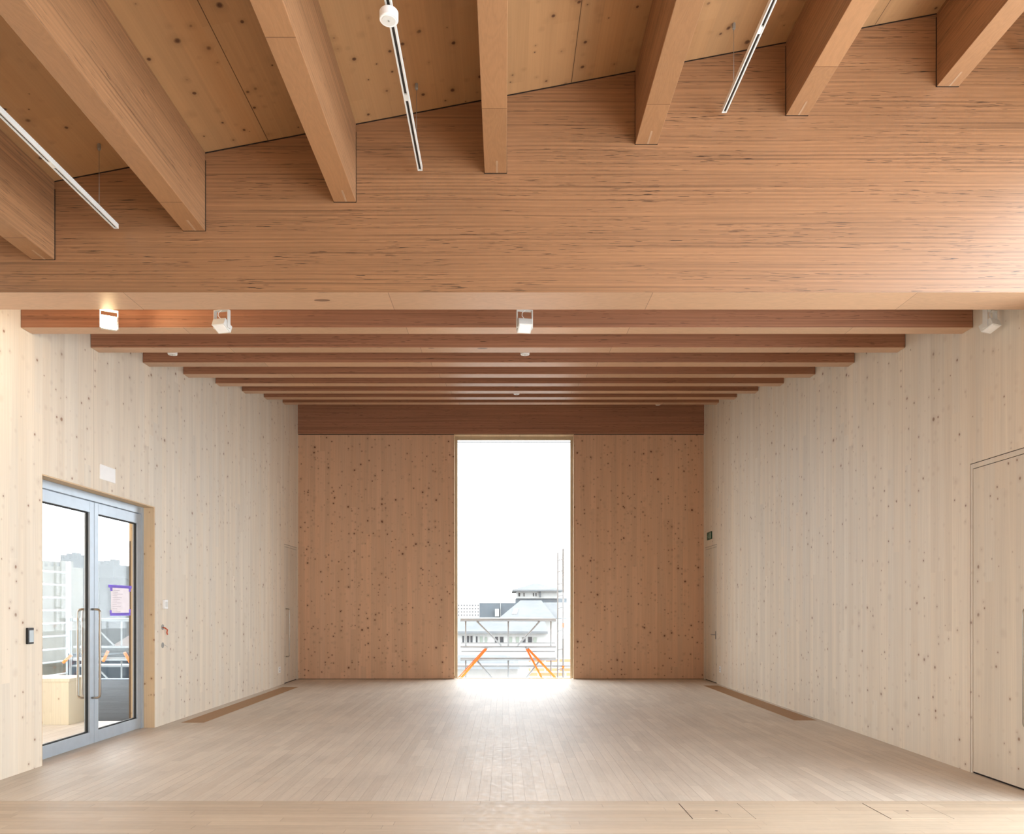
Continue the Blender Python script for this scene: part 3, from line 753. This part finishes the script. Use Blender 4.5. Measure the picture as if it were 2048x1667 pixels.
# far houses beyond the end window
FAR = {'castle': .10, 'castle_b': .44, 'tarp': .26, 'tile': .5, 'roof_a': .54, 'roof_b': .68, 'plaster': .69, 'pane': .5, 'pane2': .7, 'ground': .8}
for k, (n, c1, c2) in {'roof_a': ('pale_slate', (184, 188, 190), (168, 173, 176)), 'roof_b': ('slate_blue', (124, 133, 140), (112, 121, 128)), 'plaster': ('white_plaster', (226, 226, 222), (210, 210, 206)),
          'pinkish': ('pale_brick_far', (226, 212, 204), (214, 200, 192)), 'pane': ('far_window', (120, 122, 128), (104, 108, 112)), 'pane2': ('far_window_green', (170, 180, 168), (160, 168, 156)),
          'castle': ('grey_masonry', (112, 118, 124), (62, 68, 74)), 'castle_b': ('sandstone_masonry', (190, 176, 152), (150, 138, 116)), 'tarp': ('blue_grey_sheet', (112, 136, 158), (92, 114, 134)), 'tile': ('red_brown_roof', (150, 124, 112), (132, 106, 96)), 'ground': ('pale_ground', (172, 172, 168), (150, 150, 146))}.items():
    MAT[k] = stone(n, tuple(v*FAR.get(k, .8) for v in c1), tuple(v*FAR.get(k, .8) for v in c2))
s = NT('orange_brickwork')
bt = s.n.new('ShaderNodeTexBrick'); s.t.links.new(s.vec(s.x, s.z), bt.inputs['Vector'])
bt.inputs['Scale'].default_value = 1.0; bt.inputs['Brick Width'].default_value = .42; bt.inputs['Row Height'].default_value = .14; bt.inputs['Mortar Size'].default_value = .022
bt.inputs['Color1'].default_value = lin((176, 104, 76)); bt.inputs['Color2'].default_value = lin((186, 116, 88)); bt.inputs['Mortar'].default_value = lin((176, 168, 160))
MAT['brick'] = s.done(bt.outputs[0], .9, .1)
tag(obj('ground', box(-200, 200, 16.6, 400, -9, -8.6), 'ground'), kind='structure')
def hip(bm, x0, x1, y0, y1, z0, z1, rx0, rx1, ry=None):
    ry = (y0+y1)/2 if ry is None else ry
    v = [bm.verts.new(p) for p in ((x0,y0,z0),(x1,y0,z0),(x1,y1,z0),(x0,y1,z0),(rx0,ry,z1),(rx1,ry,z1))]
    for q in ((0,1,5,4),(1,2,5),(2,3,4,5),(3,0,4),(3,2,1,0)): bm.faces.new([v[i] for i in q])
def wins(parent, Y, lst, m='pane'):
    for (p0, p1, q0, q1) in lst:
        obj('window', box(PX(p0, Y), PX(p1, Y), Y-.05, Y+.02, PZ(q1, Y), PZ(q0, Y)), m, parent)
def house(name, lab, Y, cat='building'):
    return thing(name, (PX(1040, Y), Y, -8.6), lab, cat)
# row of windows, white
Y = 42
h = house('white_building', 'long white building with a row of small windows behind the scaffold', Y)
obj('wall', box(PX(860, Y), PX(1170, Y), Y, Y+8, -8.6, PZ(1266, Y)), 'plaster', h)
bm = bm_new(); prism(bm, [(Y-.4, PZ(1266, Y)), (Y+8.4, PZ(1266, Y)), (Y+8.4, PZ(1262, Y)+.7), (Y+4, PZ(1240, Y)+.1), (Y-.4, PZ(1265, Y)+.1)], PX(850, Y), PX(1095, Y), 'x'); obj('roof', bm, 'roof_a', h)
wins(h, Y, [(925, 928, 1271, 1285), (934, 938, 1271, 1285), (941, 945, 1271, 1285), (952, 955, 1272, 1285), (990, 996, 1273, 1285), (1000, 1007, 1273, 1285), (1045, 1051, 1274, 1284), (1056, 1064, 1273, 1284)])
wins(h, Y, [(960, 965, 1272, 1285), (970, 974, 1273, 1285), (1018, 1024, 1273, 1285), (1032, 1038, 1273, 1284), (1067, 1073, 1274, 1284)], 'pane2')
Y = 52
h = house('grey_roofed_house', 'house with a broad pale grey hipped roof and two skylights', Y)
obj('wall', box(PX(1004, Y), PX(1140, Y), Y+.4, Y+9, -8.6, PZ(1238, Y)), 'plaster', h)
bm = bm_new(); hip(bm, PX(998, Y), PX(1112, Y), Y, Y+9, PZ(1237, Y), PZ(1200, Y+5), PX(1044, Y), PX(1090, Y), Y+5)
hip(bm, PX(1080, Y), PX(1180, Y), Y+2, Y+9.5, PZ(1237, Y), PZ(1204, Y+5), PX(1096, Y), PX(1150, Y), Y+5.6); obj('roof', bm, 'roof_a', h)
bm = bm_new(); a = [(PX(1024, Y), PZ(1228, Y)), (PX(1034, Y), PZ(1228, Y)), (PX(1038.5, Y), PZ(1217, Y)), (PX(1029, Y), PZ(1217, Y))]
vs = [bm.verts.new((p[0], Y+5*(p[1]-PZ(1237, Y))/(PZ(1200, Y+5)-PZ(1237, Y))-.06, p[1]+.03)) for p in a]; vs2 = [bm.verts.new(v.co+Vector((0, .12, -.12))) for v in vs]
bm.faces.new(vs); bm.faces.new(vs2[::-1])
for i in range(4): bm.faces.new((vs[i], vs2[i], vs2[(i+1) % 4], vs[(i+1) % 4]))
obj('skylight', bm, 'plaster', h)
Y = 66
h = house('slate_block', 'dark blue-grey slate clad block left of the hipped roof', Y)
obj('wall', box(PX(959, Y), PX(1033, Y), Y, Y+8, -8.6, PZ(1205, Y)), 'roof_b', h)
obj('dormer', box(PX(990, Y), PX(998, Y), Y-.6, Y, PZ(1232, Y), PZ(1217, Y)), 'plaster', h)
obj('downpipe', box(PX(1000.5, Y), PX(1001.5, Y), Y-.1, Y, PZ(1250, Y), PZ(1205, Y)), 'plaster', h)
Y = 74
h = house('pavilion', 'white rooftop pavilion with low pyramid roof rising above the grey roofs', Y)
obj('base', box(PX(1032, Y), PX(1135, Y), Y+.6, Y+7, -8.6, PZ(1196, Y)), 'roof_b', h)
obj('wall', box(PX(1034, Y), PX(1135, Y), Y+.4, Y+7, PZ(1196, Y), PZ(1180, Y)), 'plaster', h)
bm = bm_new(); hip(bm, PX(1025, Y), PX(1125, Y), Y-.3, Y+8, PZ(1179, Y), PZ(1163, Y), PX(1072, Y), PX(1078, Y)); bx(bm, PX(1025, Y), PX(1125, Y), Y-.3, Y+8, PZ(1182, Y), PZ(1179, Y)); obj('roof', bm, 'roof_a', h)
wins(h, Y+.4, [(1037, 1040, 1185, 1192), (1047, 1049, 1185, 1192), (1066, 1068, 1185, 1192), (1071, 1073, 1185, 1192)])
obj('corner_post', box(PX(1079.5, Y), PX(1081.5, Y), Y+.1, Y+.4, PZ(1194, Y), PZ(1182, Y)), 'roof_b', h)
Y = 130
h = house('distant_apartments', 'very pale distant apartment block with rows of windows at the left of the end window', Y)
obj('wall', box(PX(880, Y), PX(962, Y), Y, Y+10, -8.6, PZ(1205, Y)), 'pinkish', h)
for r_ in range(4):
    for c_ in range(8): obj('window', box(PX(916+c_*5.6, Y), PX(918.6+c_*5.6, Y), Y-.06, Y, PZ(1211.5+r_*6.5, Y), PZ(1208.5+r_*6.5, Y)), 'roof_a', h)
Y = 26
h = house('low_annex', 'low pale building with flat grey roof behind the orange braces', Y)
obj('wall', box(PX(880, Y), PX(1036, Y), Y, Y+5, -8.6, PZ(1336, Y)), 'plaster', h)
bm = bm_new(); hip(bm, PX(878, Y), PX(1040, Y), Y-.3, Y+5.3, PZ(1336, Y), PZ(1318, Y), PX(890, Y), PX(1010, Y)); obj('roof', bm, 'roof_a', h)
tag(obj('brick_wall', box(PX(1058, 23), PX(1160, 23), 23, 23.4, -8.6, PZ(1317, 23)), 'brick', origin=(1.6, 23, -8.6)), 'orange brick wall low at the right of the end window', 'wall')

# castle and yard beyond the glass door
def crenel(bm, x0, x1, y0, y1, zb, zt, n, ch):
    bx(bm, x0, x1, y0, y1, zb, zt)
    st = (x1-x0)/(2*n-1)
    for k in range(n): bx(bm, x0+2*k*st, x0+(2*k+1)*st, y0, y0+1, zt, zt+ch*(1+.25*((k*7) % 3-1)))
Y = 60
t = thing('castle', (PX(175, Y), Y, -8.6), 'dark grey ruined castle with battlements seen through the glass door', 'castle')
bm = bm_new(); crenel(bm, PX(121, Y), PX(160, Y), Y, Y+6, -8.6, PZ(1116, Y), 4, .38)
bx(bm, PX(160, Y), PX(168, Y), Y, Y+6, -8.6, PZ(1136, Y)); bx(bm, PX(168, Y), PX(186, Y), Y, Y+6, -8.6, PZ(1150, Y)); obj('keep', bm, 'castle', t)
bm = bm_new(); crenel(bm, PX(197, Y-2), PX(229, Y-2), Y-2.2, Y+3, PZ(1156, Y), PZ(1131, Y), 3, .3); bx(bm, PX(205, Y), PX(226, Y), Y-2, Y+3, -8.6, PZ(1156, Y)); obj('tower', bm, 'castle', t)
bm = bm_new(); bx(bm, PX(186, Y), PX(205, Y), Y-1, Y+3, -8.6, PZ(1216, Y)); bx(bm, PX(186, Y), PX(190, Y), Y-1, Y+3, PZ(1216, Y), PZ(1180, Y)); bx(bm, PX(226, Y), PX(262, Y), Y-1, Y+3, -8.6, PZ(1238, Y)); obj('curtain_wall', bm, 'castle', t)
Y = 42
bm = bm_new(); crenel(bm, PX(20, Y), PX(126, Y), Y, Y+2, -8.6, PZ(1132, Y), 9, .26)
tag(obj('stone_wall', bm, 'castle_b', origin=(PX(73, Y), Y, -8.6)), 'sandstone wall with battlements behind scaffolding at the left of the glass door', 'wall')
sc = thing('stone_wall_scaffold', (-17.4, 30, -8.6), 'white tube scaffolding in front of the sandstone wall, left of the glass door view', 'scaffold')
for q in range(11):
    z = 1.5+(1218-1143)*30/F*.97 - q*.5
    T(sc, 'ledger', (-17.45, 22, z), (-17.45, 30, z), .032, 'plaster')
for yy in (26, 28.2, 30): T(sc, 'standard', (-17.45, yy, -8.6), (-17.45, yy, 3.4), .06, 'galv')
T(sc, 'standard', (-17.2, 29.7, -8.6), (-17.2, 29.7, 3.4), .04, 'galv')
Y = 22
tag(obj('sheeting', box(PX(136, Y), PX(262, Y), Y, Y+.15, -8.6, PZ(1306, Y)), 'tarp', origin=(PX(200, Y), Y, -8.6)), 'blue-grey sheeting hung behind the scaffold below the castle', 'sheeting')
Y = 34
t = thing('tiled_house', (PX(246, Y), Y, -8.6), 'small red-brown roof behind the scaffold at the right of the glass door', 'house')
obj('wall', box(PX(225, Y), PX(275, Y), Y+.2, Y+4, -8.6, PZ(1292, Y)), 'castle', t)
bm = bm_new(); hip(bm, PX(222, Y), PX(285, Y), Y, Y+4.5, PZ(1292, Y), PZ(1254, Y), PX(240, Y), PX(275, Y)); obj('roof', bm, 'tile', t)
